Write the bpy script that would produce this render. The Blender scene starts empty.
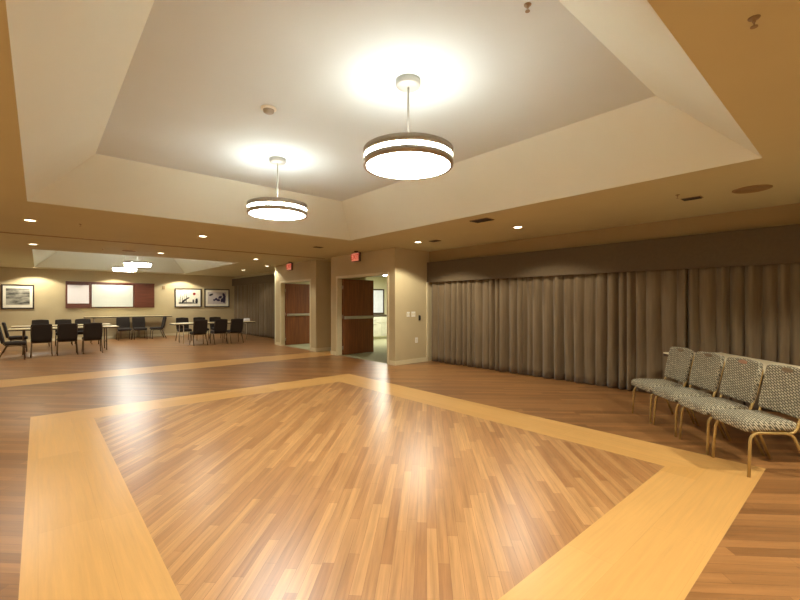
import bpy, bmesh, math, random
from mathutils import Vector, Matrix
random.seed(7)
S = bpy.context.scene
C = S.collection
PI = math.pi
R = math.radians

# ------------------------------------------------------------------ helpers
def lin(c):
    return tuple(((v/255.0)/12.92 if v/255.0 <= 0.04045 else ((v/255.0+0.055)/1.055)**2.4) for v in c)

def nodes_of(name):
    m = bpy.data.materials.new(name); m.use_nodes = True
    nt = m.node_tree; b = nt.nodes['Principled BSDF']
    return m, nt, b

def mat(name, rgb, rough=0.6, metal=0.0, spec=0.5, var=0.06, scale=8.0, bump=0.0, bscale=200.0, emit=None, estr=0.0):
    m, nt, b = nodes_of(name)
    c = lin(rgb)
    b.inputs['Roughness'].default_value = rough
    b.inputs['Metallic'].default_value = metal
    b.inputs['Specular IOR Level'].default_value = spec
    tc = nt.nodes.new('ShaderNodeTexCoord')
    n = nt.nodes.new('ShaderNodeTexNoise'); n.inputs['Scale'].default_value = scale; n.inputs['Detail'].default_value = 3
    nt.links.new(tc.outputs['Object'], n.inputs['Vector'])
    r = nt.nodes.new('ShaderNodeValToRGB')
    r.color_ramp.elements[0].position = 0.3; r.color_ramp.elements[1].position = 0.7
    r.color_ramp.elements[0].color = tuple(v*(1-var) for v in c)+(1,)
    r.color_ramp.elements[1].color = tuple(min(1, v*(1+var)) for v in c)+(1,)
    nt.links.new(n.outputs['Fac'], r.inputs['Fac']); nt.links.new(r.outputs['Color'], b.inputs['Base Color'])
    if bump:
        n2 = nt.nodes.new('ShaderNodeTexNoise'); n2.inputs['Scale'].default_value = bscale
        nt.links.new(tc.outputs['Object'], n2.inputs['Vector'])
        bp = nt.nodes.new('ShaderNodeBump'); bp.inputs['Strength'].default_value = bump; bp.inputs['Distance'].default_value = 0.004
        nt.links.new(n2.outputs['Fac'], bp.inputs['Height']); nt.links.new(bp.outputs['Normal'], b.inputs['Normal'])
    if emit:
        b.inputs['Emission Color'].default_value = lin(emit)+(1,)
        b.inputs['Emission Strength'].default_value = estr
    return m

class MB:
    """collects shapes into one bmesh"""
    def __init__(self): self.bm = bmesh.new(); self.mi = 0
    def _mark(self, faces):
        for f in faces: f.material_index = self.mi
    def box(self, x0, x1, y0, y1, z0, z1, bevel=0.0, seg=2, M=None):
        r = bmesh.ops.create_cube(self.bm, size=1.0)
        vs = r['verts']
        for v in vs:
            v.co = Vector(((x0+x1)/2+v.co.x*(x1-x0), (y0+y1)/2+v.co.y*(y1-y0), (z0+z1)/2+v.co.z*(z1-z0)))
        fs = set(f for v in vs for f in v.link_faces)
        if bevel > 0:
            es = list(set(e for v in vs for e in v.link_edges))
            rr = bmesh.ops.bevel(self.bm, geom=es, offset=bevel, segments=seg, affect='EDGES', profile=0.5)
            vs = list(set(rr['verts']) | set(v for v in vs if v.is_valid))
            fs = set(f for v in vs if v.is_valid for f in v.link_faces)
        self._mark(fs)
        if M is not None:
            for v in set(v for f in fs for v in f.verts): v.co = M @ v.co
        return list(set(v for f in fs for v in f.verts))
    def quad(self, pts):
        f = self.bm.faces.new([self.bm.verts.new(p) for p in pts]); f.material_index = self.mi
    def cyl(self, c, r, z0, z1, n=32, r2=None, M=None):
        r2 = r if r2 is None else r2
        a = []; b = []
        for i in range(n):
            t = 2*PI*i/n
            a.append(Vector((c[0]+r*math.cos(t), c[1]+r*math.sin(t), z0))); b.append(Vector((c[0]+r2*math.cos(t), c[1]+r2*math.sin(t), z1)))
        if M is not None: a = [M @ p for p in a]; b = [M @ p for p in b]
        va = [self.bm.verts.new(p) for p in a]; vb = [self.bm.verts.new(p) for p in b]
        for i in range(n):
            j = (i+1) % n
            f = self.bm.faces.new([va[i], va[j], vb[j], vb[i]]); f.material_index = self.mi; f.smooth = True
        f = self.bm.faces.new(va[::-1]); f.material_index = self.mi
        f = self.bm.faces.new(vb); f.material_index = self.mi
    def lathe(self, prof, n=40, c=(0, 0), closed=True, smooth=True):
        rings = []
        for (r, z) in prof:
            rings.append([self.bm.verts.new((c[0]+r*math.cos(2*PI*i/n), c[1]+r*math.sin(2*PI*i/n), z)) for i in range(n)])
        m = len(prof)
        for k in range(m if closed else m-1):
            a, b = rings[k], rings[(k+1) % m]
            for i in range(n):
                j = (i+1) % n
                f = self.bm.faces.new([a[i], a[j], b[j], b[i]]); f.material_index = self.mi; f.smooth = smooth
    def tube(self, pts, r, n=10, cap=True):
        pts = [Vector(p) for p in pts]
        t0 = (pts[1]-pts[0]).normalized()
        up = Vector((0, 0, 1)) if abs(t0.z) < 0.9 else Vector((1, 0, 0))
        nrm = t0.cross(up).normalized(); rings = []
        for i, p in enumerate(pts):
            if i == 0: t = t0
            elif i == len(pts)-1: t = (pts[i]-pts[i-1]).normalized()
            else: t = ((pts[i+1]-pts[i]).normalized()+(pts[i]-pts[i-1]).normalized()).normalized()
            nrm = (nrm-t*nrm.dot(t)).normalized(); bi = t.cross(nrm)
            rr = r[i] if isinstance(r, (list, tuple)) else r
            rings.append([self.bm.verts.new(p+nrm*rr*math.cos(2*PI*k/n)+bi*rr*math.sin(2*PI*k/n)) for k in range(n)])
        for a, b in zip(rings, rings[1:]):
            for k in range(n):
                j = (k+1) % n
                f = self.bm.faces.new([a[k], a[j], b[j], b[k]]); f.material_index = self.mi; f.smooth = True
        if cap:
            f = self.bm.faces.new(rings[0][::-1]); f.material_index = self.mi
            f = self.bm.faces.new(rings[-1]); f.material_index = self.mi
    def build(self, name, mats, parent=None, smooth=False, kind=None, loc=None):
        bmesh.ops.recalc_face_normals(self.bm, faces=self.bm.faces[:])
        me = bpy.data.meshes.new(name); self.bm.to_mesh(me); self.bm.free()
        if smooth:
            for p in me.polygons: p.use_smooth = True
        for m in (mats if isinstance(mats, (list, tuple)) else [mats]): me.materials.append(m)
        o = bpy.data.objects.new(name, me); C.objects.link(o)
        if parent is not None: o.parent = parent
        if loc is not None: o.location = loc
        if kind: o['kind'] = kind
        return o

def bend(pts, r, n=5):
    pts = [Vector(p) for p in pts]; out = [pts[0]]
    for a, b, c in zip(pts, pts[1:], pts[2:]):
        d1 = min(r, (a-b).length*0.48); d2 = min(r, (c-b).length*0.48)
        p1 = b+(a-b).normalized()*d1; p2 = b+(c-b).normalized()*d2
        for i in range(n+1):
            t = i/n; out.append(p1*(1-t)**2+b*2*t*(1-t)+p2*t*t)
    out.append(pts[-1]); return out

def empty(name, loc, rz=0.0):
    o = bpy.data.objects.new(name, None); C.objects.link(o)
    o.location = loc; o.rotation_euler = (0, 0, rz); o.empty_display_size = 0.1
    return o
def tag(o, label, cat, group=None):
    o['label'] = label; o['category'] = cat
    if group: o['group'] = group
    return o
def copy_tree(o, parent=None):
    c = o.copy(); C.objects.link(c); c.parent = parent
    for ch in list(o.children): copy_tree(ch, c)
    return c
def struct(o): o['kind'] = 'structure'; return o

# ------------------------------------------------------------------ materials
M = {}
M['wall'] = mat('wall_paint', (188, 170, 130), 0.75, var=0.03, scale=3, bump=0.15, bscale=90)
M['soffit'] = mat('soffit_paint', (198, 190, 152), 0.8, var=0.02, scale=2)
M['tray'] = mat('tray_slope_paint', (216, 218, 204), 0.8, var=0.015, scale=2)
M['tray_top'] = mat('tray_flat_paint', (206, 215, 216), 0.8, var=0.015, scale=2)
M['bulkhead'] = mat('shaded_bulkhead_paint', (152, 126, 82), 0.8, var=0.02, scale=2)  # weaker light on the strip is painted in as a darker tan
M['trim'] = mat('cream_trim', (214, 200, 160), 0.5, var=0.02)
M['track'] = mat('track_metal', (150, 124, 84), 0.5)
M['corr_wall'] = mat('corridor_paint', (208, 202, 164), 0.75, var=0.02)
M['corr_ceil'] = mat('corridor_ceiling', (205, 205, 190), 0.8)
M['carpet'] = mat('corridor_carpet', (158, 156, 122), 0.95, var=0.14, scale=60, bump=0.4)
M['nickel'] = mat('brushed_nickel', (166, 158, 144), 0.42, metal=0.6, var=0.04, scale=30)
M['nickel_light'] = mat('satin_white_metal', (186, 184, 174), 0.4, metal=0.2)
M['glow'] = mat('lit_diffuser', (240, 238, 228), 0.4, emit=(250, 255, 250), estr=15.0)
M['glow_side'] = mat('lit_drum_glass', (240, 238, 228), 0.4, emit=(246, 254, 246), estr=38.0)
M['glow_round'] = mat('lit_round_diffuser', (240, 238, 228), 0.4, emit=(255, 253, 240), estr=30.0)
M['glow_can'] = mat('lit_downlight_lens', (240, 236, 220), 0.4, emit=(255, 244, 216), estr=6.0)
M['can_trim'] = mat('downlight_trim', (226, 212, 180), 0.5)
M['white_plastic'] = mat('white_plastic', (232, 228, 214), 0.4)
M['black_plastic'] = mat('black_plastic', (34, 30, 26), 0.4)
M['dark_vent'] = mat('dark_grille', (52, 40, 28), 0.6)
M['tan_metal'] = mat('tan_painted_metal', (150, 122, 84), 0.55)
M['sprinkler'] = mat('sprinkler_brass', (150, 130, 102), 0.4, metal=0.3)
M['steel'] = mat('steel', (190, 182, 162), 0.35, metal=0.5)
M['gold'] = mat('gold_powder_coat', (178, 148, 88), 0.42, metal=0.35, var=0.03)
M['table_top'] = mat('cream_laminate', (222, 210, 176), 0.4, var=0.03, scale=20)
M['table_wood'] = mat('pale_laminate', (214, 196, 150), 0.35, var=0.04)
M['table_edge'] = mat('dark_edge_band', (70, 52, 34), 0.5)
M['table_leg'] = mat('grey_folding_leg', (190, 180, 158), 0.4, metal=0.4)
M['brown_leg'] = mat('bronze_leg', (92, 70, 46), 0.4, metal=0.4)
M['dark_fabric'] = mat('dark_brown_fabric', (42, 31, 21), 0.9, var=0.15, scale=60, bump=0.3)
M['valance'] = mat('valance_fabric', (92, 76, 52), 0.9, var=0.06, scale=25, bump=0.25, bscale=350)
M['frame_dark'] = mat('dark_picture_frame', (52, 40, 28), 0.45)
M['mat_board'] = mat('picture_mat_board', (236, 230, 208), 0.8)
M['ink'] = mat('dark_ink', (44, 40, 38), 0.8)
M['grey_ink'] = mat('grey_ink', (128, 124, 112), 0.8)
M['red_ink'] = mat('red_ink', (150, 44, 34), 0.8)
M['violet_ink'] = mat('violet_ink', (62, 52, 78), 0.8)
M['whiteboard'] = mat('whiteboard_surface', (214, 217, 206), 0.3, var=0.01)
M['paper'] = mat('flip_chart_paper', (236, 230, 230), 0.7, var=0.01)
M['red_glow'] = mat('exit_red_letters', (200, 40, 30), 0.5, emit=(235, 60, 48), estr=0.12)
M['exit_face'] = mat('exit_face', (232, 170, 148), 0.5, emit=(236, 130, 104), estr=0.16)
M['black_sign'] = mat('exit_housing', (96, 70, 48), 0.5)
M['counter_top'] = mat('dark_counter_top', (74, 60, 44), 0.35)
M['cabinet'] = mat('pale_cabinet', (214, 212, 190), 0.5)
M['glass_pane'] = mat('frosted_pane', (212, 216, 214), 0.2, emit=(222, 226, 230), estr=0.1)

def wood(name, a, b_, grain_axis='z', rough=0.35, sc=1.0):
    m, nt, b = nodes_of(name)
    tc = nt.nodes.new('ShaderNodeTexCoord'); mp = nt.nodes.new('ShaderNodeMapping')
    s = {'x': (1.5, 26, 26), 'y': (26, 1.5, 26), 'z': (26, 26, 1.5)}[grain_axis]
    mp.inputs['Scale'].default_value = tuple(v*sc for v in s)
    n = nt.nodes.new('ShaderNodeTexNoise'); n.inputs['Scale'].default_value = 1.0; n.inputs['Detail'].default_value = 5
    r = nt.nodes.new('ShaderNodeValToRGB')
    r.color_ramp.elements[0].position = 0.3; r.color_ramp.elements[1].position = 0.75
    r.color_ramp.elements[0].color = lin(a)+(1,); r.color_ramp.elements[1].color = lin(b_)+(1,)
    nt.links.new(tc.outputs['Object'], mp.inputs['Vector']); nt.links.new(mp.outputs['Vector'], n.inputs['Vector'])
    nt.links.new(n.outputs['Fac'], r.inputs['Fac']); nt.links.new(r.outputs['Color'], b.inputs['Base Color'])
    b.inputs['Roughness'].default_value = rough
    return m
M['door_wood'] = wood('door_veneer', (104, 56, 20), (140, 82, 34), 'z', 0.5)
M['cherry'] = wood('cherry_cabinet', (86, 44, 28), (112, 62, 42), 'x', 0.35)

def planks(name, ang, c1, c2, mortar, rough, width=1.1, row=0.1, grain=0.25, mort=0.0025, bump=0.06):
    m, nt, b = nodes_of(name)
    L = nt.links.new; N = nt.nodes.new
    g = N('ShaderNodeNewGeometry'); mp = N('ShaderNodeMapping'); mp.inputs['Rotation'].default_value = (0, 0, R(ang))
    L(g.outputs['Position'], mp.inputs['Vector'])
    def mth(op, a, b_=None, c_=None):
        n_ = N('ShaderNodeMath'); n_.operation = op
        for q, v in enumerate((a, b_, c_)):
            if v is None: continue
            if isinstance(v, (int, float)): n_.inputs[q].default_value = v
            else: L(v, n_.inputs[q])
        return n_.outputs[0]
    sp = N('ShaderNodeSeparateXYZ'); L(mp.outputs['Vector'], sp.inputs['Vector'])
    vrow = mth('DIVIDE', sp.outputs['Y'], row); ri = mth('FLOOR', vrow)
    wn = N('ShaderNodeTexWhiteNoise'); wn.noise_dimensions = '1D'; L(ri, wn.inputs['W'])
    ucol = mth('ADD', mth('DIVIDE', sp.outputs['X'], width), mth('MULTIPLY', wn.outputs['Value'], 7.0)); ci = mth('FLOOR', ucol)
    cb = N('ShaderNodeCombineXYZ'); L(ri, cb.inputs['X']); L(ci, cb.inputs['Y'])
    wn2 = N('ShaderNodeTexWhiteNoise'); wn2.noise_dimensions = '2D'; L(cb.outputs['Vector'], wn2.inputs['Vector'])
    cr = N('ShaderNodeValToRGB'); cr.color_ramp.elements[0].color = lin(c2)+(1,); cr.color_ramp.elements[1].color = lin(c1)+(1,)
    L(wn2.outputs['Value'], cr.inputs['Fac'])
    # seams between the planks
    ey = mth('MULTIPLY', mth('MINIMUM', mth('FRACT', vrow), mth('SUBTRACT', 1.0, mth('FRACT', vrow))), row)
    ex = mth('MULTIPLY', mth('MINIMUM', mth('FRACT', ucol), mth('SUBTRACT', 1.0, mth('FRACT', ucol))), width)
    seam = mth('LESS_THAN', mth('MINIMUM', ex, ey), mort)
    bt = N('ShaderNodeMix'); bt.data_type = 'RGBA'; L(seam, bt.inputs['Factor']); L(cr.outputs['Color'], bt.inputs['A']); bt.inputs['B'].default_value = lin(mortar)+(1,)
    m2 = N('ShaderNodeMapping'); m2.inputs['Scale'].default_value = (1.6, 34, 1); L(mp.outputs['Vector'], m2.inputs['Vector'])
    n = N('ShaderNodeTexNoise'); n.inputs['Scale'].default_value = 1.0; n.inputs['Detail'].default_value = 6; n.inputs['Roughness'].default_value = 0.65
    L(m2.outputs['Vector'], n.inputs['Vector'])
    r = N('ShaderNodeValToRGB'); r.color_ramp.elements[0].position = 0.25; r.color_ramp.elements[1].position = 0.75
    r.color_ramp.elements[0].color = (1-grain,)*3+(1,); r.color_ramp.elements[1].color = (1+grain*0.35,)*3+(1,)
    L(n.outputs['Fac'], r.inputs['Fac'])
    mx = N('ShaderNodeMix'); mx.data_type = 'RGBA'; mx.blend_type = 'MULTIPLY'; mx.inputs['Factor'].default_value = 1.0
    L(bt.outputs['Result'], mx.inputs['A']); L(r.outputs['Color'], mx.inputs['B'])
    L(mx.outputs['Result'], b.inputs['Base Color'])
    mr = N('ShaderNodeMapRange'); mr.inputs['To Min'].default_value = rough*0.8; mr.inputs['To Max'].default_value = rough*1.25
    L(n.outputs['Fac'], mr.inputs['Value']); L(mr.outputs['Result'], b.inputs['Roughness'])
    bp = N('ShaderNodeBump'); bp.inputs['Strength'].default_value = bump; bp.inputs['Distance'].default_value = 0.004
    L(n.outputs['Fac'], bp.inputs['Height']); L(bp.outputs['Normal'], b.inputs['Normal'])
    b.inputs['Specular IOR Level'].default_value = 0.7
    return m
M['floor_in'] = planks('diagonal_plank_floor', -45, (200, 150, 94), (166, 116, 68), (142, 96, 54), 0.32, 0.9, 0.062, 0.42, 0.001)
M['floor_out'] = planks('brown_plank_floor', 45, (168, 118, 68), (132, 90, 50), (116, 76, 42), 0.33, 1.2, 0.08, 0.34, 0.001)
M['floor_bx'] = planks('maple_border_x', 0, (215, 166, 98), (206, 156, 87), (194, 144, 78), 0.33, 1.6, 0.3, 0.16, 0.0008)
M['floor_by'] = planks('maple_border_y', 90, (215, 166, 98), (206, 156, 87), (194, 144, 78), 0.33, 1.6, 0.3, 0.16, 0.0008)

def weave(name, light, dark):
    m, nt, b = nodes_of(name); L = nt.links.new; N = nt.nodes.new
    tc = N('ShaderNodeTexCoord'); sx = N('ShaderNodeSeparateXYZ'); L(tc.outputs['Object'], sx.inputs['Vector'])
    ad = N('ShaderNodeMath'); ad.operation = 'ADD'; L(sx.outputs['Y'], ad.inputs[0]); L(sx.outputs['Z'], ad.inputs[1])
    cb = N('ShaderNodeCombineXYZ'); hx = N('ShaderNodeMath'); hx.operation = 'MULTIPLY_ADD'; hx.inputs[1].default_value = 0.5; L(sx.outputs['Y'], hx.inputs[0]); L(sx.outputs['X'], hx.inputs[2]); L(hx.outputs[0], cb.inputs['X']); L(ad.outputs[0], cb.inputs['Y'])
    mp = N('ShaderNodeMapping'); mp.inputs['Rotation'].default_value = (0, 0, R(28)); L(cb.outputs['Vector'], mp.inputs['Vector'])
    bt = N('ShaderNodeTexBrick'); bt.offset = 0.5
    bt.inputs['Scale'].default_value = 1.0; bt.inputs['Brick Width'].default_value = 0.040; bt.inputs['Row Height'].default_value = 0.022
    bt.inputs['Mortar Size'].default_value = 0.0058; bt.inputs['Mortar Smooth'].default_value = 0.5
    bt.inputs['Color1'].default_value = lin(light)+(1,); bt.inputs['Color2'].default_value = lin(tuple(v*0.8 for v in light))+(1,)
    bt.inputs['Mortar'].default_value = lin(dark)+(1,); L(mp.outputs['Vector'], bt.inputs['Vector'])
    L(bt.outputs['Color'], b.inputs['Base Color']); b.inputs['Roughness'].default_value = 0.9
    bp = N('ShaderNodeBump'); bp.inputs['Strength'].default_value = 0.3; bp.inputs['Distance'].default_value = 0.003; bp.invert = True
    L(bt.outputs['Fac'], bp.inputs['Height']); L(bp.outputs['Normal'], b.inputs['Normal'])
    return m
M['weave'] = weave('basket_weave_fabric', (192, 182, 154), (84, 78, 60))

def curtain_mat():
    m, nt, b = nodes_of('taupe_drapery'); L = nt.links.new; N = nt.nodes.new
    tc = N('ShaderNodeTexCoord'); mp = N('ShaderNodeMapping'); mp.inputs['Scale'].default_value = (9, 9, 0.7); L(tc.outputs['Object'], mp.inputs['Vector'])
    n = N('ShaderNodeTexNoise'); n.inputs['Scale'].default_value = 3; n.inputs['Detail'].default_value = 4; L(mp.outputs['Vector'], n.inputs['Vector'])
    r = N('ShaderNodeValToRGB'); r.color_ramp.elements[0].color = lin((104, 86, 60))+(1,); r.color_ramp.elements[1].color = lin((118, 99, 70))+(1,)
    r.color_ramp.elements[0].position = 0.3; r.color_ramp.elements[1].position = 0.7
    L(n.outputs['Fac'], r.inputs['Fac']); L(r.outputs['Color'], b.inputs['Base Color'])
    b.inputs['Roughness'].default_value = 0.85; b.inputs['Sheen Weight'].default_value = 0.15
    return m
M['curtain'] = curtain_mat()

# ------------------------------------------------------------------ room shell
H = 2.64; ZT = 3.2
XL, XR = -2.55, 7.2
YB, YF = -2.6, 19.75
def rect(b, x0, x1, y0, y1, z, mi):
    b.mi = mi; b.quad([(x0, y0, z), (x1, y0, z), (x1, y1, z), (x0, y1, z)])
b = MB()
OX0, OX1, BW = -0.07, 4.62, 0.58
fy = [(0.575, 6.80), (12.9, 18.95)]
def framed(y0, y1):
    # mitred border frame + inner field
    x0, x1 = OX0, OX1; i0, i1, j0, j1 = x0+BW, x1-BW, y0+BW, y1-BW
    rect(b, i0, i1, j0, j1, 0, 0)
    b.mi = 2
    b.quad([(x0, y0, 0), (x1, y0, 0), (i1, j0, 0), (i0, j0, 0)]); b.quad([(i0, j1, 0), (i1, j1, 0), (x1, y1, 0), (x0, y1, 0)])
    b.mi = 3
    b.quad([(x0, y0, 0), (i0, j0, 0), (i0, j1, 0), (x0, y1, 0)]); b.quad([(i1, j0, 0), (x1, y0, 0), (x1, y1, 0), (i1, j1, 0)])
framed(*fy[0])
X1 = 7.3
rect(b, XL, X1, YB, fy[0][0], 0, 1); rect(b, XL, OX0, fy[0][0], fy[0][1], 0, 1); rect(b, OX1, X1, fy[0][0], fy[0][1], 0, 1)
rect(b, XL, X1, fy[0][1], 7.1, 0, 1)
rect(b, XL, 6.06, 7.1, 9.5, 0, 1); rect(b, XL, 7.0, 9.5, 10.42, 0, 2); rect(b, XL, 6.06, 10.42, 13.1, 0, 1)
rect(b, XL, X1, 13.1, YF+0.1, 0, 1)
# slab underneath
b.mi = 1
b.box(XL-0.1, X1+0.1, YB-0.1, YF+0.2, -0.2, -0.01)
b.build('floor', [M['floor_in'], M['floor_out'], M['floor_bx'], M['floor_by']], kind='structure')
b = MB(); b.box(6.06, 11.6, 7.1, 13.2, -0.008, -0.001); b.build('floor_corridor', M['carpet'], kind='structure')

def tray_holes():
    b = MB()
    xs0, xs1 = -0.1, 4.65; ins = 0.62
    trays = [(0.6, 6.77), (12.72, 18.95)]
    # soffit pieces
    x0, x1 = XL-0.1, XR+0.15
    y = YB-0.1
    for (a, c) in trays:
        rect(b, x0, x1, y, a, H, 0); rect(b, x0, xs0, a, c, H, 0); rect(b, xs1, x1, a, c, H, 0)
        y = c
    rect(b, x0, x1, y, YF+0.1, H, 0)
    b.mi = 1
    for (a, c) in trays:
        o = [(xs0, a), (xs1, a), (xs1, c), (xs0, c)]; i = [(xs0+ins, a+ins), (xs1-ins, a+ins), (xs1-ins, c-ins), (xs0+ins, c-ins)]
        for k in range(4):
            j = (k+1) % 4
            b.quad([(*o[k], H), (*o[j], H), (*i[j], ZT), (*i[k], ZT)])
        b.mi = 2; b.quad([(*p, ZT) for p in i]); b.mi = 1
    b.mi = 0
    for (p, q) in (((x0, YB-0.1), (x1, YB-0.1)), ((x1, YB-0.1), (x1, YF+0.1)), ((x1, YF+0.1), (x0, YF+0.1)), ((x0, YF+0.1), (x0, YB-0.1))):
        b.quad([(*p, H), (*q, H), (*q, 3.4), (*p, 3.4)])
    rect(b, x0, x1, YB-0.1, YF+0.1, 3.4, 0)
    bmesh.ops.remove_doubles(b.bm, verts=b.bm.verts[:], dist=0.0005)
    return b.build('ceiling', [M['soffit'], M['tray'], M['tray_top']], kind='structure')
tray_holes()
b = MB(); b.box(XL, 6.0, 9.97, 10.06, H-0.01, H+0.01, 0.004); b.build('trim_ceiling_track', M['track'], kind='structure')

# outer walls
b = MB(); b.box(XL-0.12, XL, YB, YF, 0, H); b.build('wall_left', M['wall'], kind='structure')
b = MB(); b.box(XL-0.12, XR+0.12, YB-0.12, YB, 0, H); b.build('wall_back', M['wall'], kind='structure')
b = MB(); b.box(XL-0.12, XR+0.12, YF, YF+0.12, 0, H); b.build('wall_far', M['wall'], kind='structure')
b = MB(); b.box(XR, XR+0.12, YB, 7.0, 0, H); b.build('wall_right', M['wall'], kind='structure')
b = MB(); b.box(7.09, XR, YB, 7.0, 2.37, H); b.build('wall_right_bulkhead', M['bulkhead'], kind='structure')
b = MB(); b.box(7.05, 7.17, 13.24, YF, 0, H); b.box(6.93, 7.05, 13.24, YF, 2.50, H); b.build('wall_right_far_room', M['wall'], kind='structure')
b = MB(); b.box(6.0, XR+0.12, 7.0, 7.1, 0, H); b.build('wall_switches', M['wall'], kind='structure')
# wall with the two double doors and the partition pocket between them
DZ = 2.08
D2 = (7.24, 9.38); D1 = (10.80, 12.78)
b = MB()
for (y0, y1, z0) in ((7.1, D2[0], 0), (D2[0], D2[1], DZ), (D2[1], 9.68, 0), (10.49, D1[0], 0), (D1[0], D1[1], DZ), (D1[1], 13.14, 0)):
    b.box(6.0, 6.12, y0, y1, z0, H)
bmesh.ops.remove_doubles(b.bm, verts=b.bm.verts[:], dist=0.0005)
b.build('wall_doors', M['wall'], kind='structure')
b = MB(); b.box(6.12, 7.0, 9.58, 9.68, 0, H); b.box(6.12, 7.0, 10.49, 10.59, 0, H); b.box(7.0, 7.1, 9.58, 10.59, 0, H)
b.build('wall_partition_pocket', M['wall'], kind='structure')
b = MB(); b.box(6.0, 11.6, 13.14, 13.24, 0, H); b.build('wall_corridor_far', M['corr_wall'], kind='structure')
b = MB(); b.box(6.12, 11.6, 13.05, 13.14, 0, H); b.build('wall_corridor_end', M['corr_wall'], kind='structure')
b = MB(); b.box(11.5, 11.6, 7.1, 13.05, 0, H); b.build('wall_corridor_side', M['corr_wall'], kind='structure')
b = MB(); b.box(XR+0.12, 11.6, 7.0, 7.1, 0, H); b.build('wall_corridor_near', M['corr_wall'], kind='structure')
b = MB(); b.box(6.12, 6.995, 7.1, 9.575, 2.45, 2.5); b.box(7.1, 11.5, 7.1, 13.05, 2.45, 2.5); b.box(6.12, 7.1, 10.595, 13.05, 2.45, 2.5)
b.box(6.995, 7.1, 7.1, 9.575, 2.45, 2.5)
b.box(6.1, 11.7, 7.05, 13.2, 2.66, 2.7)
b.build('ceiling_corridor', M['corr_ceil'], kind='structure')

# baseboards and corner trim
b = MB(); b.box(6.0, 7.03, 6.985, 7.0, 0, 0.1, 0.003); b.build('baseboard_switches', M['trim'], kind='structure')
b = MB(); b.box(5.985, 6.0, 6.985, 7.18, 0, 0.1, 0.003); b.box(5.985, 6.0, 9.42, 9.68, 0, 0.1, 0.003); b.box(5.985, 6.0, 10.49, 10.76, 0, 0.1, 0.003); b.box(5.985, 6.0, 12.82, 13.14, 0, 0.1, 0.003)
b.build('baseboard_doors', M['trim'], kind='structure')
b = MB(); b.box(6.0, 6.98, 10.475, 10.49, 0, 0.1, 0.003); b.build('baseboard_pocket', M['trim'], kind='structure')
b = MB(); b.box(XL, 6.9, YF-0.015, YF, 0, 0.1, 0.003); b.build('baseboard_far', M['trim'], kind='structure')
b = MB(); b.box(XL, XL+0.015, YB, YF, 0, 0.1, 0.003); b.build('baseboard_left', M['trim'], kind='structure')
b = MB(); b.box(6.98, 7.04, 6.975, 7.0, 0.1, 1.9, 0.004); b.build('trim_curtain_jamb', M['trim'], kind='structure')

# ------------------------------------------------------------------ doors
def double_door(name, y0, y1):
    root = empty(name, (6.06, (y0+y1)/2, 0)); struct(root)
    yc = (y0+y1)/2
    f = MB(); w = 0.06
    for xs in ((-0.075, 0.075),):
        f.box(xs[0], xs[1], y0-yc-0.03, y0-yc+0.03, 0, DZ+0.03, 0.004)
        f.box(xs[0], xs[1], y1-yc-0.03, y1-yc+0.03, 0, DZ+0.03, 0.004)
        f.box(xs[0], xs[1], y0-yc+0.03, y1-yc-0.03, DZ-0.03, DZ+0.03, 0.004)
    f.build('door_frame', M['trim'], root)
    lw = (y1-y0-0.06)/2-0.005
    for s in (1, -1):
        yl = (y1-yc-0.03) if s > 0 else (y0-yc+0.03)
        # leaf stands open at a right angle, swung into the corridor
        l = MB(); ya, yb = (yl-0.045, yl) if s > 0 else (yl, yl+0.045)
        l.box(0.078, 0.078+lw, ya, yb, 0.012, DZ-0.04, 0.003)
        lf = l.build('door_leaf', M['door_wood'], root)
        face = ya if s > 0 else yb
        d = -1 if s > 0 else 1
        p = MB()
        q = sorted((face, face+d*0.02)); q2 = sorted((face+d*0.02, face+d*0.06))
        p.box(0.12, 0.078+lw-0.02, q[0], q[1], 0.965, 1.045, 0.006)
        p.box(0.16, 0.078+lw-0.12, q2[0], q2[1], 0.985, 1.025, 0.008)
        p.build('push_bar', M['steel'], lf)
        h = MB()
        for z in (0.2, 1.03, 1.82): h.cyl((0.074, face), 0.009, z-0.05, z+0.05, 12)
        h.build('hinges', M['steel'], lf)
    return root
double_door('door_1', *D1); double_door('door_2', *D2)

# ------------------------------------------------------------------ exit signs
def exit_sign(x, y, label):
    root = empty('exit_sign', (x, y, 2.495)); tag(root, label, 'exit sign', 'exit signs over the double doors')
    b = MB(); b.box(-0.03, 0.03, -0.155, 0.155, -0.11, 0.11, 0.008); b.build('housing', M['black_sign'], root)
    b = MB(); b.cyl((0, 0), 0.05, 0.125, 0.145, 20); b.cyl((0, 0), 0.015, 0.105, 0.13, 12); b.build('ceiling_mount', M['black_sign'], root)
    b = MB(); b.box(-0.036, -0.03, -0.14, 0.14, -0.095, 0.095, 0.002); b.build('face_panel', M['exit_face'], root)
    t = bpy.data.curves.new('lettering', 'FONT'); t.body = 'EXIT'; t.size = 0.17; t.align_x = 'CENTER'; t.align_y = 'CENTER'; t.extrude = 0.002
    t.materials.append(M['red_glow'])
    tmp = bpy.data.objects.new('lettering_outline', t); C.objects.link(tmp)
    bpy.context.view_layer.update()
    me = bpy.data.meshes.new_from_object(tmp.evaluated_get(bpy.context.evaluated_depsgraph_get())); bpy.data.objects.remove(tmp)
    o = bpy.data.objects.new('lettering', me); C.objects.link(o); o.parent = root
    o.location = (-0.0385, 0, 0); o.rotation_euler = (R(90), 0, R(-90))
exit_sign(5.72, 8.1, 'red lit exit sign above the double door beside the light switches')
exit_sign(5.72, 11.55, 'red lit exit sign above the double door near the dark chairs')

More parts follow.
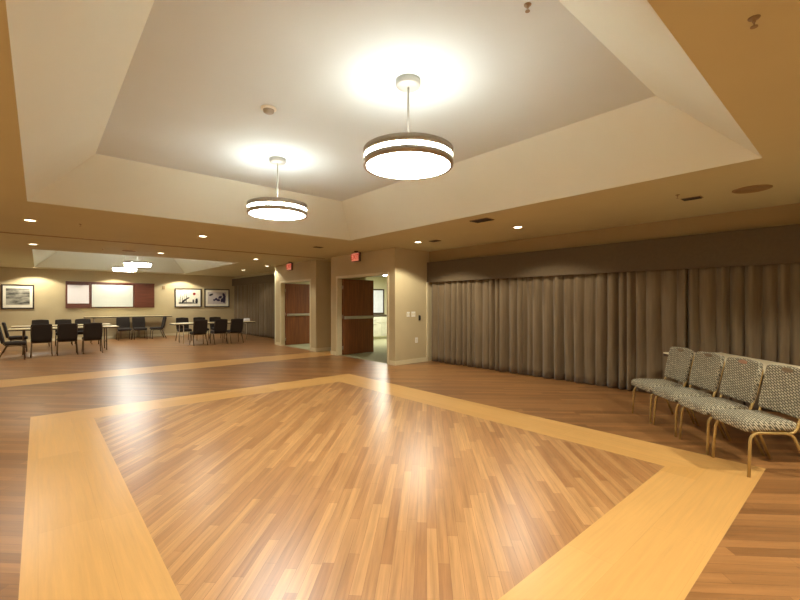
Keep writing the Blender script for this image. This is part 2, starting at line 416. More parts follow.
# ------------------------------------------------------------------ pendant lamps
def pendant(x, y):
    root = empty('pendant_light', (x, y, ZT))
    b = MB(); b.lathe([(0.0, 0), (0.1, 0), (0.1, -0.04), (0.092, -0.052), (0.03, -0.058), (0.0, -0.058)], 36, closed=False)
    b.build('canopy', M['nickel_light'], root)
    b = MB(); b.cyl((0, 0), 0.009, -0.62, -0.03, 12); b.build('stem', M['nickel_light'], root)
    zb = -0.70; Ro = 0.362
    def band(z0, z1, name):
        b = MB(); lip = Ro-0.024 if 'lower' in name else Ro-0.012
        b.lathe([(Ro, z0), (Ro, z1), (Ro-0.012, z1), (Ro-0.012, z0+0.004), (lip, z0+0.004), (lip, z0)], 64, smooth=False)
        o = b.build(name, M['nickel'], root)
        for p in o.data.polygons: p.use_smooth = abs(p.normal.z) < 0.5
        return o
    band(zb, zb+0.045, 'lower_ring'); band(zb+0.079, zb+0.132, 'upper_ring')
    for k in range(4):
        b = MB(); b.box(Ro-0.016, Ro-0.012, -0.006, 0.006, zb+0.01, zb+0.12, M=Matrix.Rotation(R(45+90*k), 4, 'Z'))
        b.build('ring_strap', M['nickel'], root)
    # open-topped drum of opal glass between the rings, glowing
    b = MB(); b.lathe([(Ro-0.017, zb+0.03), (Ro-0.017, zb+0.12), (Ro-0.020, zb+0.12), (Ro-0.020, zb+0.03)], 64, smooth=True)
    b.build('drum_glass', M['glow_side'], root)
    b = MB(); b.lathe([(Ro-0.021, zb+0.02), (Ro-0.021, zb+0.125), (Ro-0.025, zb+0.125), (Ro-0.025, zb+0.02)], 64, smooth=True)
    b.build('light_block_liner', M['white_plastic'], root)  # added opaque liner, keeps the glass glow from going up inside the drum
    b = MB(); b.cyl((0, 0), Ro-0.014, zb+0.008, zb+0.012, 64); b.build('diffuser', M['glow'], root)
    b = MB(); b.cyl((0, 0), Ro-0.028, zb+0.0125, zb+0.018, 64); b.build('light_block_plate', M['white_plastic'], root)  # added unseen plate, blocks the diffuser's upward light
    b = MB()
    for k in range(3): b.box(0, Ro-0.026, -0.006, 0.006, zb+0.09, zb+0.1, M=Matrix.Rotation(R(30+120*k), 4, 'Z'))
    b.cyl((0, 0), 0.03, zb+0.075, zb+0.11, 20)
    b.build('spider', M['nickel_light'], root)
    return root
def area_up(x, y, z, r, watts, col=(1.0, 0.99, 0.95)):
    l = bpy.data.lights.new('pendant_uplight', 'AREA'); l.shape = 'DISK'; l.size = r*2; l.energy = watts; l.color = col; l.spread = R(165)
    o = bpy.data.objects.new('pendant_uplight', l); C.objects.link(o); o.location = (x, y, z); o.rotation_euler = (R(180), 0, 0)
PG = 'drum pendants under the ceiling trays'
PX = 2.25
for (y, lab, w) in ((2.46, 'double-ring drum pendant hanging over the diagonal planks, largest in view', 1), (4.88, 'drum pendant hanging beyond the large one, in the same near tray', 1),
               (14.5, 'drum pendant in the tray above the dark chairs, nearer the partition track', 1), (16.95, 'drum pendant in the far tray nearest the whiteboard', 1)):
    p = pendant(PX, y); tag(p, lab, 'pendant lamp', PG)
    area_up(PX, y, ZT-0.60, 0.3, 2.7)

# ------------------------------------------------------------------ downlights
def downlight(x, y, label, watts=45, z=H):
    root = empty('recessed_downlight', (x, y, z)); tag(root, label, 'downlight', 'recessed downlights in the tan soffit')
    b = MB(); b.lathe([(0.09, 0.0), (0.09, -0.006), (0.07, -0.011), (0.064, -0.004), (0.064, 0.0)], 32); b.build('trim_ring', M['can_trim'], root)
    b = MB(); b.cyl((0, 0), 0.066, -0.004, -0.001, 32); b.build('lens', M['glow_can'], root)
    l = bpy.data.lights.new('downlight_lamp', 'SPOT'); l.energy = watts; l.spot_size = R(136); l.spot_blend = 0.22; l.shadow_soft_size = 0.065; l.color = (1, 0.95, 0.80)
    o = bpy.data.objects.new('downlight_lamp', l); C.objects.link(o); o.location = (x, y, z-0.02)
DL = [(-0.09, 8.27, 'lit downlight between near tray corner and partition track, above the dark chairs'),
      (2.29, 8.14, 'lit downlight between the near tray and the track, below the second drum pendant'),
      (-0.08, 11.6, 'lit downlight just past the track at the corner of the far tray'),
      (2.29, 11.6, 'faint lit downlight just past the track, straight above the far drum pendants'),
      (4.61, 11.4, 'lit downlight past the track, off the far tray corner by the farther exit sign'),
      (5.77, 13.3, 'lit downlight close to the corner of the wall beside the farther double door'),
      (5.79, 15.5, 'lit downlight in front of the far dark curtain'),
      (5.80, 6.05, 'lit downlight in front of the wall with the light switches'),
      (5.88, 3.78, 'bright downlight above the long curtain, beside a dark vent'),
      (-0.09, 19.15, 'downlight washing the wall above the landscape picture'),
      (2.29, 19.15, 'downlight washing the wall above the whiteboard'),
      (4.65, 19.15, 'downlight washing the wall above the picture with a red dot')]
for x, y, lab in DL: downlight(x, y, lab, (44 if 2 < x < 3 else 62) if y > 19 else 36 if y < 5 else 18 if (x > 5 and y > 12) else 72 if x > 5 else 34)
for x, y in ((-1.35, 6.05), (-1.35, 3.78), (-1.35, 1.4), (-0.09, -0.9), (2.29, -0.9), (4.65, -0.9), (-1.35, 13.3), (-1.35, 16.0)):  # unseen downlights added to brighten the room
    downlight(x, y, 'unseen recessed downlight added for fill light, in the tan soffit strip outside the picture', 110 if y < 0 else 45)

# ------------------------------------------------------------------ small ceiling fittings
def vent(x, y, w, d, rz, label):
    root = empty('ceiling_vent', (x, y, H), rz); tag(root, label, 'air vent', 'ceiling vents')
    b = MB(); b.box(-w/2, w/2, -d/2, d/2, -0.008, 0, 0.002); b.build('frame', M['tan_metal'], root)
    b = MB()
    n = 5
    for k in range(n):
        yy = -d/2+d*(k+0.5)/n; b.box(-w/2+0.012, w/2-0.012, yy-d*0.06, yy+d*0.06, -0.013, -0.008)
    b.box(-w/2+0.01, w/2-0.01, -d/2+0.01, d/2-0.01, -0.0095, -0.008)
    b.build('grille', M['dark_vent'], root)
vent(4.98, 3.82, 0.32, 0.2, R(90), 'dark vent in soffit between the tray edge and the bright curtain downlight')
vent(5.80, 1.38, 0.2, 0.12, R(90), 'small dark vent in soffit above the banquet chairs')
vent(5.93, 5.70, 0.22, 0.14, R(90), 'dark vent in soffit beside the downlight by the light switches')
vent(4.66, 8.05, 0.2, 0.14, 0, 'dark vent in soffit off the tray corner above the floor border corner')
def disc(x, y, r, label):
    root = empty('ceiling_speaker', (x, y, H)); tag(root, label, 'ceiling speaker', 'round ceiling speakers')
    b = MB(); b.lathe([(0, 0), (r, 0), (r, -0.006), (r-0.012, -0.01), (r-0.02, -0.007), (0, -0.009)], 36, closed=False); b.build('grille', M['tan_metal'], root)
disc(5.83, 0.84, 0.17, 'large round tan ceiling speaker over the chairs by the curtain')
disc(1.63, 11.6, 0.14, 'small round tan ceiling speaker just past the partition track')
def sprinkler(x, y, z, label):
    root = empty('ceiling_sprinkler', (x, y, z)); root.scale = (0.65, 0.65, 0.65); tag(root, label, 'sprinkler', 'fire sprinklers')
    b = MB(); b.lathe([(0, 0), (0.035, 0), (0.03, -0.008), (0.012, -0.012), (0.01, -0.03), (0, -0.03)], 20, closed=False); b.build('escutcheon', M['sprinkler'], root)
    b = MB()
    for s in (-1, 1): b.tube(bend([(0.008*s, 0, -0.028), (0.016*s, 0, -0.04), (0.003*s, 0, -0.058)], 0.01), 0.0025, 6)
    b.build('yoke', M['sprinkler'], root)
    b = MB(); b.cyl((0, 0), 0.022, -0.062, -0.058, 16); b.build('deflector', M['sprinkler'], root)
sprinkler(5.51, 1.45, H, 'tiny sprinkler in soffit beside the small dark vent above the chairs')
sprinkler(2.34, 0.33, H, 'sprinkler in the bright soffit near the top corner, closest to the camera')
sprinkler(0.50, 8.17, H, 'sprinkler in soffit before the partition track, beside a downlight')
sprinkler(1.12, 11.6, H, 'sprinkler in soffit past the track, beside the small round speaker')
sprinkler(2.22, 1.36, ZT, 'sprinkler in the pale tray above and before the large pendant')
root = empty('smoke_detector', (1.60, 3.66, ZT)); tag(root, 'white smoke detector on the pale tray between the two drum pendants', 'smoke detector')
b = MB(); b.lathe([(0, 0), (0.07, 0), (0.07, -0.012), (0.06, -0.018), (0, -0.018)], 28, closed=False); b.build('base', M['white_plastic'], root)
b = MB(); b.lathe([(0.05, -0.018), (0.046, -0.04), (0.03, -0.05), (0, -0.052)], 28, closed=False); b.build('sensor_head', M['nickel'], root)

# ------------------------------------------------------------------ wall switches
def wallplate(x, z, w, h, label, cat, dark=False):
    root = empty(cat.replace(' ', '_'), (x, 7.0, z)); tag(root, label, cat)
    b = MB(); b.box(-w/2, w/2, -0.008, 0, -h/2, h/2, 0.002); b.build('plate', M['black_plastic'] if dark else M['white_plastic'], root)
    if cat == 'power outlet':
        b = MB()
        for s in (-1, 1): b.cyl((0, 0), 0.016, 0, 0.003, 20, M=Matrix.Translation((0, -0.008, 0.02*s)) @ Matrix.Rotation(R(90), 4, 'X'))
        b.build('sockets', M['trim'], root)
    elif not dark:
        b = MB(); n = max(1, round(w/0.05))
        for k in range(n):
            xx = (k-(n-1)/2)*0.046; b.box(xx-0.012, xx+0.012, -0.014, -0.008, -0.028, 0.028, 0.002)
        b.build('toggle', M['trim'], root)
    else:
        b = MB(); b.box(-w*0.3, w*0.3, -0.03, -0.008, -h*0.3, h*0.35, 0.004); b.build('knob', M['black_plastic'], root)
wallplate(6.40, 1.14, 0.09, 0.11, 'white light switch plate nearer the door frame', 'light switch')
wallplate(6.56, 1.14, 0.12, 0.12, 'wider white light switch plate nearer the dark wall control', 'light switch')
wallplate(6.76, 1.05, 0.06, 0.12, 'small black wall control beside the white switches', 'wall control', True)
wallplate(6.66, 0.53, 0.08, 0.12, 'white power outlet low on the wall under the switches', 'power outlet')

# ------------------------------------------------------------------ curtains and valances
def curtain(y0, y1, xc, zt, label, seed, group, amp=0.066, per=0.175):
    rnd = random.Random(seed)
    n = int((y1-y0)/0.012); nz = 14
    ys = [y0+(y1-y0)*i/n for i in range(n+1)]
    ph = [0.0]; f = rnd.uniform(0.8, 1.25)
    for i in range(n):
        if rnd.random() < 0.05: f = rnd.uniform(0.65, 1.6)
        ph.append(ph[-1]+(ys[1]-ys[0])/per*2*PI*f)
    a0 = rnd.uniform(0, 6.28); root = empty('curtain_panel', (xc, (y0+y1)/2, 0)); tag(root, label, 'curtain', group)
    bm = bmesh.new(); grid = []
    k1 = rnd.uniform(2.2, 3.4)
    for j in range(nz+1):
        z = 0.012+(zt-0.012)*j/nz; t = j/nz; row = []
        for i, y in enumerate(ys):
            p = ph[i]+a0+0.35*math.sin(3*(1-t)+k1*y)*(1-t)
            w = 1-2*abs(math.sin(p/2))**0.75
            am = amp*(0.72+0.28*(1-t))*(0.75+0.25*math.sin(y*k1*1.7+seed))
            x = am*w+0.012*math.sin(p*0.5+k1)+0.01*(1-t)*math.sin(y*9+seed)
            row.append(bm.verts.new((x, y-(y0+y1)/2, z)))
        grid.append(row)
    for j in range(nz):
        for i in range(n):
            bm.faces.new([grid[j][i], grid[j][i+1], grid[j+1][i+1], grid[j+1][i]]).smooth = True
    me = bpy.data.meshes.new('drape'); bm.to_mesh(me); bm.free(); me.materials.append(M['curtain'])
    o = bpy.data.objects.new('drape', me); C.objects.link(o); o.parent = root
    s = o.modifiers.new('Solidify', 'SOLIDIFY'); s.thickness = 0.004
    return root
edges = [6.96, 5.72, 4.45, 3.05, 1.75, 0.45, -0.9, -2.5]
labs = ['taupe curtain panel hanging against the wall with the light switches', 'taupe curtain panel second from the light switch wall', 'taupe curtain panel third from the light switch wall, below the bright downlight',
        'taupe curtain panel just before the row of banquet chairs', 'taupe curtain panel behind the corner of the cream table and farthest banquet chair', 'taupe curtain panel behind the long side of the cream table',
        'taupe curtain panel cut by the edge of the picture', 'taupe curtain panel at the near end of the long valance']
for k in range(len(edges)-1):
    curtain(edges[k+1]+0.006, edges[k]-0.006, 7.118, 2.0, labs[k], 11+k, 'long taupe curtain wall panels')
def valance(name, x0, x1, y0, y1, z0, z1, label):
    root = empty(name, ((x0+x1)/2, (y0+y1)/2, z0)); tag(root, label, 'valance')
    w = (x1-x0)/2; l = (y1-y0)/2; h = z1-z0
    b = MB(); b.box(-w, -w+0.03, -l, l, 0, h, 0.008); b.box(-w+0.03, w, -l, l, h-0.03, h); b.build('fabric_board', M['valance'], root)
    b = MB(); b.box(-w-0.004, -w+0.034, -l, l, -0.006, 0.012, 0.004); b.build('lower_hem', M['valance'], root)
valance('window_valance', 7.0, 7.195, -2.59, 6.99, 1.9, 2.37, 'long brown fabric valance above the taupe curtain wall')
for k, (y0, y1) in enumerate(((13.3, 15.0), (15.0, 16.6), (16.6, 18.2), (18.2, 19.7))):
    curtain(y0+0.006, y1-0.006, 6.96, 2.3, ['far dark curtain panel nearest the double door wall', 'far dark curtain panel behind the right end of the far table', 'far dark curtain panel second from the picture wall', 'far dark curtain panel meeting the wall with the pictures'][k], 40+k, 'far room curtain panels')
valance('window_valance', 6.84, 7.04, 13.25, 19.74, 2.2, 2.52, 'brown fabric valance over the far curtain beside the framed pictures')

# ------------------------------------------------------------------ chairs
def rounded_pad(w, d, t, bev, crown=0.0, nx=8):
    """upholstered pad centred on the origin, bulging a little"""
    b = MB(); b.box(-w/2, w/2, -d/2, d/2, -t/2, t/2, bev, 5)
    bmesh.ops.subdivide_edges(b.bm, edges=[e for e in b.bm.edges if e.calc_length() > 0.1], cuts=5, use_grid_fill=True)
    for v in b.bm.verts:
        u = max(0, 1-(2*v.co.x/w)**2)*max(0, 1-(2*v.co.y/d)**2)
        v.co.z += math.copysign(crown*u, v.co.z) if v.co.z > 0 else 0
    return b
def make_chair(name, fab, met, handle=True, bh=0.40, bz=0.662):
    root = empty(name, (0, 0, 0))
    # seat: waterfall front, front is -Y
    b = rounded_pad(0.445, 0.42, 0.085, 0.036, 0.016)
    for v in b.bm.verts:
        t = (v.co.y+0.21)/0.42
        v.co.x *= 1-0.10*max(0, t)
        if v.co.z < 0: v.co.z *= 1-0.25*t
        if v.co.y < -0.12: v.co.z -= (-(v.co.y+0.12)/0.1)**2*0.016
        v.co += Vector((0, -0.04, 0.402))
    b.build('seat', fab, root, smooth=True)
    # backrest
    b = rounded_pad(0.435, bh, 0.052, 0.024, 0.010)
    for v in b.bm.verts:
        x, y = v.co.x, v.co.y
        # rounded shoulders, hump at the middle of the top, slight waist
        if y > 0.1:
            k = (y-0.1)/(bh/2-0.1)
            v.co.x *= 1-0.04*k*k
            v.co.y += k*(-0.012*(abs(x)/0.2175)**3+0.008*math.exp(-(x/0.075)**2))
        if y < -0.1: v.co.x *= 1-0.03*((-y-0.1)/0.09)
        v.co.z += -0.022*(1-(x/0.2175)**2)+0.011          # wraps round the sitter
    Mb = Matrix.Translation((0, 0.222, bz)) @ Matrix.Rotation(R(-12), 4, 'X') @ Matrix.Rotation(R(90), 4, 'X')
    bmesh.ops.transform(b.bm, matrix=Mb, verts=b.bm.verts)
    bk = b.build('backrest', fab, root, smooth=True)
    if handle:
        # oval hand hole in the top of the back, ringed with metal
        Mh = Matrix.Translation((0, 0.222, bz)) @ Matrix.Rotation(R(-12), 4, 'X')
        ring = [Mh @ Vector((0.052*math.cos(2*PI*k/28), -0.022, 0.168+0.014*math.sin(2*PI*k/28))) for k in range(29)]
        ring2 = [Mh @ Vector((0.052*math.cos(2*PI*k/28), 0.034, 0.168+0.014*math.sin(2*PI*k/28))) for k in range(29)]
        b = MB(); b.tube(ring, 0.005, 8, cap=False); b.tube(ring2, 0.005, 8, cap=False)
        hb = Mh
        b.box(-0.046, 0.046, -0.0245, 0.035, 0.158, 0.178, 0.009, 3, M=hb)
        b.build('hand_hole', M['handle'], bk)
    tr = 0.0115
    rz = 0.352
    for s in (-1, 1):
        x = 0.2*s
        b = MB(); b.tube(bend([(x+0.012*s, -0.225, 0.0), (x, -0.205, rz), (x, 0.10, rz)], 0.075, 7), tr); b.build('leg', met, root)
        b = MB(); b.tube(bend([(x, 0.06, rz), (x, 0.115, rz-0.01), (x+0.012*s, 0.265, 0.0)], 0.05, 5), tr); b.build('leg', met, root)
    b = MB()
    path = [(-0.2, 0.08, rz)] + [(-0.2, 0.135, rz+0.01), (-0.2, 0.205, 0.55), (-0.2, 0.27, 0.80), (0.2, 0.27, 0.80), (0.2, 0.205, 0.55), (0.2, 0.135, rz+0.01), (0.2, 0.08, rz)]
    b.tube(bend(path, 0.05, 5), tr); b.build('back_frame', met, root)
    for yy in (-0.14, 0.09):
        b = MB(); b.tube([(-0.2, yy, rz), (0.2, yy, rz)], 0.009, 8); b.build('seat_bearer', met, root)
    return root
M['handle'] = mat('hand_hole_lining', (120, 98, 68), 0.6)
M['handle_red'] = mat('reddish_hand_hole_lining', (158, 116, 88), 0.6)

A = Vector((5.68, 1.99)); u = Vector((-0.715, -0.699)); nf = Vector((-0.699, 0.715))
base = make_chair('banquet_chair', M['weave'], M['gold'])
clabs = ['basket-weave banquet chair with gold legs farthest down the row, closest to the bare curtain', 'basket-weave banquet chair second from the far end of the row', 'basket-weave banquet chair with reddish hand hole, second nearest in the row', 'basket-weave banquet chair at the near end of the row, full gold side frame showing']
for k in range(4):
    o = base if k == 0 else copy_tree(base)
    if k == 2:
        for ch in o.children:
            for g in ch.children:
                if g.name.startswith('hand_hole'): g.data = g.data.copy(); g.data.materials[0] = M['handle_red']; g['label'] = 'reddish hand hole'
    p = A+u*(0.222+0.5*k)-nf*0.225
    o.location = (p.x, p.y, 0); o.rotation_euler = (0, 0, math.atan2(-nf.x*-1, -nf.y) if False else math.atan2(nf.x, -nf.y))
    tag(o, clabs[k], 'chair', 'patterned banquet chairs in a row')

# ------------------------------------------------------------------ tables
def folding_table(x, y, rz, L, W, z, top, leg, label, group=None, foot=True):
    root = empty('folding_table', (x, y, 0), rz); tag(root, label, 'table', group)
    b = MB(); b.box(-L/2, L/2, -W/2, W/2, z-0.018, z, 0.004); b.build('tabletop', top, root)
    b = MB()
    b.box(-L/2+0.004, L/2-0.004, -W/2+0.004, -W/2+0.03, z-0.05, z-0.018); b.box(-L/2+0.004, L/2-0.004, W/2-0.03, W/2-0.004, z-0.05, z-0.018)
    b.box(-L/2+0.004, -L/2+0.03, -W/2+0.03, W/2-0.03, z-0.05, z-0.018); b.box(L/2-0.03, L/2-0.004, -W/2+0.03, W/2-0.03, z-0.05, z-0.018)
    b.build('apron', M['table_edge'], root)
    for s in (-1, 1):
        xx = s*(L/2-0.3)
        b = MB()
        b.tube(bend([(xx, -W/2+0.1, 0.012), (xx, -W/2+0.1, z-0.06), (xx, W/2-0.1, z-0.06), (xx, W/2-0.1, 0.012)], 0.04, 4), 0.014, 8)
        b.tube([(xx, -W/2+0.1, 0.25), (xx, W/2-0.1, 0.25)], 0.011, 8)
        b.tube([(xx, 0, z-0.06), (xx-s*0.3, 0, z-0.04)], 0.008, 6)
        for q in (-1, 1): b.cyl((xx, q*(W/2-0.1)), 0.02, 0, 0.02, 10)
        b.build('leg_frame', leg, root)
    return root
# cream table by the curtain, behind the row of chairs
FL = Vector((6.50, 1.88)); du = u; dv = Vector((0.699, -0.715))
L_, W_ = 2.4, 0.76
c = FL+du*(L_/2)+dv*(W_/2)
folding_table(c.x, c.y, math.atan2(du.y, du.x), L_, W_, 0.72, M['table_top'], M['table_leg'], 'cream topped folding table behind the banquet chairs, against the curtain')
TG = 'tables of the far seating'
folding_table(0.62, 15.35, 0, 2.45, 0.75, 0.70, M['table_wood'], M['brown_leg'], 'pale meeting table behind the three dark chairs seen from the back', TG)
folding_table(0.62, 17.0, 0, 2.45, 0.75, 0.70, M['table_wood'], M['brown_leg'], 'pale meeting table below the landscape picture, across from the near table', TG)
folding_table(2.02, 19.42, 0, 1.45, 0.5, 0.88, M['table_wood'], M['table_leg'], 'tall narrow table along the far wall directly under the whiteboard', TG)
folding_table(3.48, 19.42, 0, 1.45, 0.5, 0.88, M['table_wood'], M['table_leg'], 'tall narrow table along the far wall under the brown cabinet door and thermostat', TG)
folding_table(4.82, 15.75, 0, 2.76, 0.75, 0.70, M['table_wood'], M['table_leg'], 'pale meeting table ringed by dark chairs below the two abstract pictures', TG)

dark = make_chair('dining_chair', M['dark_fabric'], M['brown_leg'], handle=False, bh=0.45, bz=0.632)
CG = 'dark chairs around the far tables'
spots = [(0.07, 14.48, 180, 'dark brown chair, back to the camera, row end under the landscape picture'),
         (0.60, 14.48, 180, 'dark brown chair, back to the camera, middle one at the near table'),
         (1.15, 14.48, 180, 'dark brown chair, back to the camera, row end nearest the bare floor'),
         (0.06, 17.62, 0, 'dark chair facing the camera across the far table, under the landscape picture'),
         (0.64, 17.62, 0, 'dark chair facing the camera, middle of three across the far table'),
         (1.16, 17.62, 0, 'dark chair facing the camera across the far table, row end under the flip chart'),
         (-0.47, 13.98, 90, 'dark chair seen side-on at the picture edge, left of the near table'),
         (-0.47, 16.15, 90, 'dark chair seen side-on beyond the first, at the head of the two tables'),
         (2.46, 18.72, 0, 'dark chair facing the camera before the tall table, under the whiteboard'),
         (2.97, 18.72, 0, 'dark chair facing the camera before the tall table, under the brown cabinet door'),
         (3.56, 18.6, -90, 'dark chair turned side-on below the thermostat'),
         (4.02, 14.75, 180, 'dark chair, back to the camera, row end under the red-dot picture'),
         (4.70, 14.85, 180, 'dark chair, back to the camera, middle of three under the abstract pictures'),
         (5.22, 14.8, 180, 'dark chair, back to the camera, closest to the far curtain'),
         (4.06, 16.75, 0, 'dark chair facing the camera under the picture with the red dot'),
         (4.66, 16.75, 0, 'dark chair facing the camera, middle of the far side below the abstract pictures'),
         (5.24, 16.75, 0, 'dark chair facing the camera under the violet abstract picture')]
for k, (x, y, a, lab) in enumerate(spots):
    o = dark if k == 0 else copy_tree(dark)
    o.location = (x, y, 0); o.rotation_euler = (0, 0, R(a)); tag(o, lab, 'chair', CG)
b = MB()
b.box(-0.16, 0.16, -0.11, 0.11, 0, 0.05, 0.012); b.box(-0.02, 0.17, -0.1, 0.1, 0.05, 0.1, 0.02)
o = b.build('folded_cloth', M['paper'], loc=(6.0, 15.9, 0.70)); tag(o, 'white folded cloth on the end of the table by the far curtain', 'cloth')

# ------------------------------------------------------------------ far wall pieces
def picture(x0, x1, z0, z1, label, art):
    xc, zc = (x0+x1)/2, (z0+z1)/2; w, h = x1-x0, z1-z0
    root = empty('framed_picture', (xc, YF, zc)); tag(root, label, 'picture')
    t = 0.045; b = MB()
    b.box(-w/2, w/2, -0.035, 0, h/2-t, h/2, 0.005); b.box(-w/2, w/2, -0.035, 0, -h/2, -h/2+t, 0.005)
    b.box(-w/2, -w/2+t, -0.035, 0, -h/2+t, h/2-t, 0.005); b.box(w/2-t, w/2, -0.035, 0, -h/2+t, h/2-t, 0.005)
    b.build('frame', M['frame_dark'], root)
    b = MB(); b.box(-w/2+t, w/2-t, -0.018, 0, -h/2+t, h/2-t); b.build('mat_board', M['mat_board'], root)
    art(root, w-2*t, h-2*t)
def land_mat():
    m, nt, b = nodes_of('landscape_print'); L = nt.links.new; N = nt.nodes.new
    tc = N('ShaderNodeTexCoord'); mp = N('ShaderNodeMapping'); mp.inputs['Scale'].default_value = (2.2, 1, 6.5); mp.inputs['Location'].default_value = (0.3, 0, 0.4); L(tc.outputs['Object'], mp.inputs['Vector'])
    n = N('ShaderNodeTexNoise'); n.inputs['Scale'].default_value = 1.4; n.inputs['Detail'].default_value = 5; L(mp.outputs['Vector'], n.inputs['Vector'])
    r = N('ShaderNodeValToRGB'); r.color_ramp.elements[0].position = 0.36; r.color_ramp.elements[1].position = 0.62
    r.color_ramp.elements[0].color = lin((52, 49, 42))+(1,); r.color_ramp.elements[1].color = lin((170, 165, 148))+(1,)
    L(n.outputs['Fac'], r.inputs['Fac']); L(r.outputs['Color'], b.inputs['Base Color']); return m
M['landscape'] = land_mat()
def art_land(root, w, h):
    b = MB(); b.box(-w*0.4, w*0.4, -0.021, -0.018, -h*0.36, h*0.38); b.build('print', M['landscape'], root)
def blob(b, cx, cz, rx, rz, y=-0.024, rot=0, seed=0):
    rnd = random.Random(seed); n = 18; vs = []
    for k in range(n):
        a = 2*PI*k/n; q = 0.8+0.3*rnd.random(); px, pz = rx*q*math.cos(a), rz*q*math.sin(a)
        vs.append((cx+px*math.cos(rot)-pz*math.sin(rot), cz+px*math.sin(rot)+pz*math.cos(rot)))
    f = b.bm.faces.new([b.bm.verts.new((p[0], y, p[1])) for p in vs]); f.material_index = b.mi
    g = bmesh.ops.extrude_face_region(b.bm, geom=[f])
    for v in g['geom']:
        if isinstance(v, bmesh.types.BMVert): v.co.y += 0.004
def art_a(root, w, h):
    b = MB(); b.mi = 0
    b.box(-w*0.4, w*0.4, -0.021, -0.018, -h*0.36, h*0.36)
    b.mi = 1; b.box(-w*0.38, w*0.38, -0.0225, -0.021, -h*0.34, -h*0.29)
    for k in range(9):
        x = -w*0.38+k*w*0.035*(1+0.2*(k % 2)); b.box(x, x+0.012, -0.024, -0.021, -h*0.35, -h*0.05+(k*37 % 11)/11*h*0.35)
    blob(b, -w*0.12, -h*0.12, 0.1, 0.035, rot=0.7, seed=1); blob(b, -w*0.02, -h*0.02, 0.07, 0.03, rot=0.6, seed=2)
    blob(b, w*0.34, -h*0.18, 0.055, 0.13, seed=3); blob(b, w*0.2, -h*0.2, 0.03, 0.1, seed=12); blob(b, -w*0.2, -h*0.2, 0.12, 0.04, rot=0.9, seed=15); blob(b, -w*0.3, -h*0.3, 0.1, 0.03, seed=6)
    b.mi = 2; blob(b, -w*0.05, -h*0.28, 0.22, 0.03, seed=5); blob(b, w*0.2, -h*0.3, 0.1, 0.025, seed=4)
    b.mi = 3; blob(b, w*0.24, h*0.24, 0.065, 0.065, seed=9)
    b.build('print', [M['mat_board'], M['ink'], M['grey_ink'], M['red_ink']], root)
def art_b(root, w, h):
    b = MB(); b.mi = 0; b.box(-w*0.4, w*0.4, -0.021, -0.018, -h*0.36, h*0.36)
    b.mi = 1; blob(b, -w*0.26, h*0.2, 0.1, 0.05, rot=0.4, seed=1)
    b.mi = 2
    for k in range(6): blob(b, w*(-0.12+0.085*k), -h*0.12+h*0.055*k*(k % 2), 0.06, 0.045+0.018*k, rot=0.7*k, seed=20+k)
    blob(b, w*0.3, -h*0.1, 0.07, 0.15, seed=33)
    b.build('print', [M['pale_print'], M['ink'], M['violet_ink']], root)
M['pale_print'] = mat('pale_print_ground', (196, 184, 176), 0.8)
picture(-0.96, -0.10, 1.19, 2.05, 'dark framed grey landscape picture at the edge of the far wall', art_land)
picture(4.42, 5.50, 1.21, 2.04, 'dark framed abstract picture with a red dot', art_a)
picture(5.62, 6.72, 1.21, 2.04, 'dark framed abstract picture with violet shapes beside the far curtain', art_b)

root = empty('whiteboard_cabinet', (2.15, YF, 1.68)); tag(root, 'open brown wall cabinet with a whiteboard inside and flip chart on its door', 'whiteboard')
b = MB(); b.box(-0.64, 0.78, -0.05, 0, -0.47, 0.47, 0.004); b.build('back_case', M['cherry'], root)
b = MB(); b.box(-0.60, 0.74, -0.062, -0.05, -0.43, 0.43, 0.002); b.build('writing_surface', M['whiteboard'], root)
b = MB(); b.box(-0.5, -0.30, -0.085, -0.05, -0.465, -0.44, 0.004); b.build('marker_tray', M['black_plastic'], root)
b = MB(); b.box(-1.38, -0.65, -0.07, -0.02, -0.47, 0.47, 0.004); d1 = b.build('cabinet_door', M['cherry'], root)
b = MB(); b.box(-1.33, -0.69, -0.082, -0.07, -0.30, 0.40, 0.002); b.build('flip_chart', M['paper'], d1)
b = MB(); b.box(0.79, 1.5, -0.07, -0.02, -0.47, 0.47, 0.004); b.build('cabinet_door', M['cherry'], root)
b = MB(); b.box(-1.38, 1.5, -0.09, 0, 0.47, 0.53, 0.004); b.build('top_rail', M['cherry'], root)
b = MB(); b.box(-0.05, 0.05, -0.03, 0, -0.07, 0.07, 0.006)
o = b.build('wall_thermostat', M['tan_metal'], loc=(4.0, YF, 2.05)); tag(o, 'small tan thermostat on the wall between whiteboard and abstract pictures', 'thermostat')

# ------------------------------------------------------------------ what shows through the open door
root = empty('wall_counter', (10.0, 12.75, 0)); tag(root, 'pale cabinet with a dark counter top seen through the open door', 'cabinet')
b = MB(); b.box(-1.3, 1.3, -0.28, 0.28, 0.08, 0.88, 0.004); b.build('body', M['cabinet'], root)
b = MB(); b.box(-1.33, 1.33, -0.31, 0.28, 0.88, 0.93, 0.006); b.build('countertop', M['counter_top'], root)
b = MB(); b.box(-1.28, 1.28, -0.24, 0.27, 0, 0.08); b.build('plinth', M['cabinet'], root)
for k in range(4):
    b = MB(); x = -1.28+0.64*k; b.box(x+0.01, x+0.63, -0.298, -0.28, 0.11, 0.62, 0.004); d = b.build('door', M['cabinet'], root)
    b = MB(); b.box(x+0.26, x+0.38, -0.312, -0.298, 0.575, 0.59, 0.003); b.build('handle', M['steel'], d)
    b = MB(); b.box(x+0.01, x+0.63, -0.298, -0.28, 0.64, 0.86, 0.004); d = b.build('drawer', M['cabinet'], root)
    b = MB(); b.box(x+0.26, x+0.38, -0.312, -0.298, 0.745, 0.76, 0.003); b.build('handle', M['steel'], d)
root = empty('window_1', (10.28, 13.05, 1.46)); struct(root)
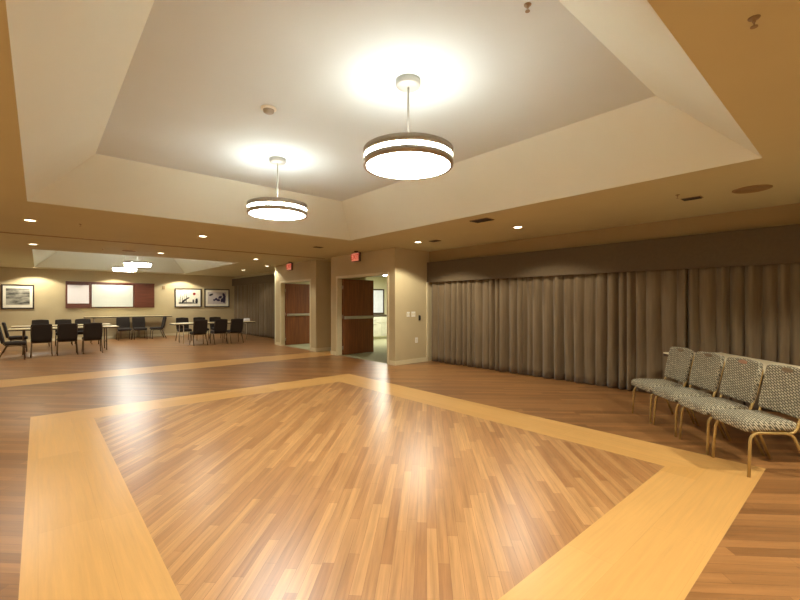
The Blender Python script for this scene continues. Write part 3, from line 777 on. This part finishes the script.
b = MB(); b.box(-0.3, 0.3, -0.04, 0, -0.5, -0.45); b.box(-0.3, 0.3, -0.04, 0, 0.45, 0.5); b.box(-0.3, -0.25, -0.04, 0, -0.45, 0.45); b.box(0.25, 0.3, -0.04, 0, -0.45, 0.45)
b.build('window_frame', M['table_edge'], root)
b = MB(); b.box(-0.25, 0.25, -0.02, -0.005, -0.45, 0.45); b.build('window_pane', M['glass_pane'], root)
root = empty('flush_ceiling_light', (9.33, 11.37, 2.45)); tag(root, 'round lit ceiling light seen through the open door', 'ceiling light')
b = MB(); b.lathe([(0, 0), (0.2, 0), (0.2, -0.025), (0.185, -0.03), (0.185, -0.01), (0, -0.01)], 36, closed=False); b.build('rim', M['nickel_light'], root)
b = MB(); b.lathe([(0.184, -0.02), (0.15, -0.06), (0.08, -0.08), (0, -0.085)], 36, closed=False); b.build('diffuser', M['glow_round'], root)
def area_down(x, y, z, r, watts, col):
    l = bpy.data.lights.new('ceiling_lamp', 'AREA'); l.shape = 'DISK'; l.size = r*2; l.energy = watts; l.color = col
    o = bpy.data.objects.new('ceiling_lamp', l); C.objects.link(o); o.location = (x, y, z)
area_down(9.33, 11.37, 2.35, 0.18, 32, (1, 0.99, 0.86))

# ------------------------------------------------------------------ world, camera, view
w = bpy.data.worlds.new('World'); S.world = w; w.use_nodes = True
w.node_tree.nodes['Background'].inputs['Color'].default_value = (0.02, 0.018, 0.015, 1)
cam = bpy.data.cameras.new('Camera'); co = bpy.data.objects.new('Camera', cam); C.objects.link(co); S.camera = co
cam.sensor_width = 36; cam.lens = 412/800*36; cam.shift_y = 3/800; cam.clip_start = 0.05; cam.clip_end = 100
co.location = (0, 0, 1.40); co.rotation_euler = (R(90), 0, R(-41.3))
S.view_settings.view_transform = 'Standard'; S.view_settings.look = 'None'; S.view_settings.gamma = 1; S.view_settings.exposure = 1.4
S.view_settings.use_curve_mapping = False
S.cycles.use_denoising = True; S.cycles.max_bounces = 10; S.cycles.diffuse_bounces = 6; S.cycles.glossy_bounces = 4
S.cycles.sample_clamp_indirect = 8.0
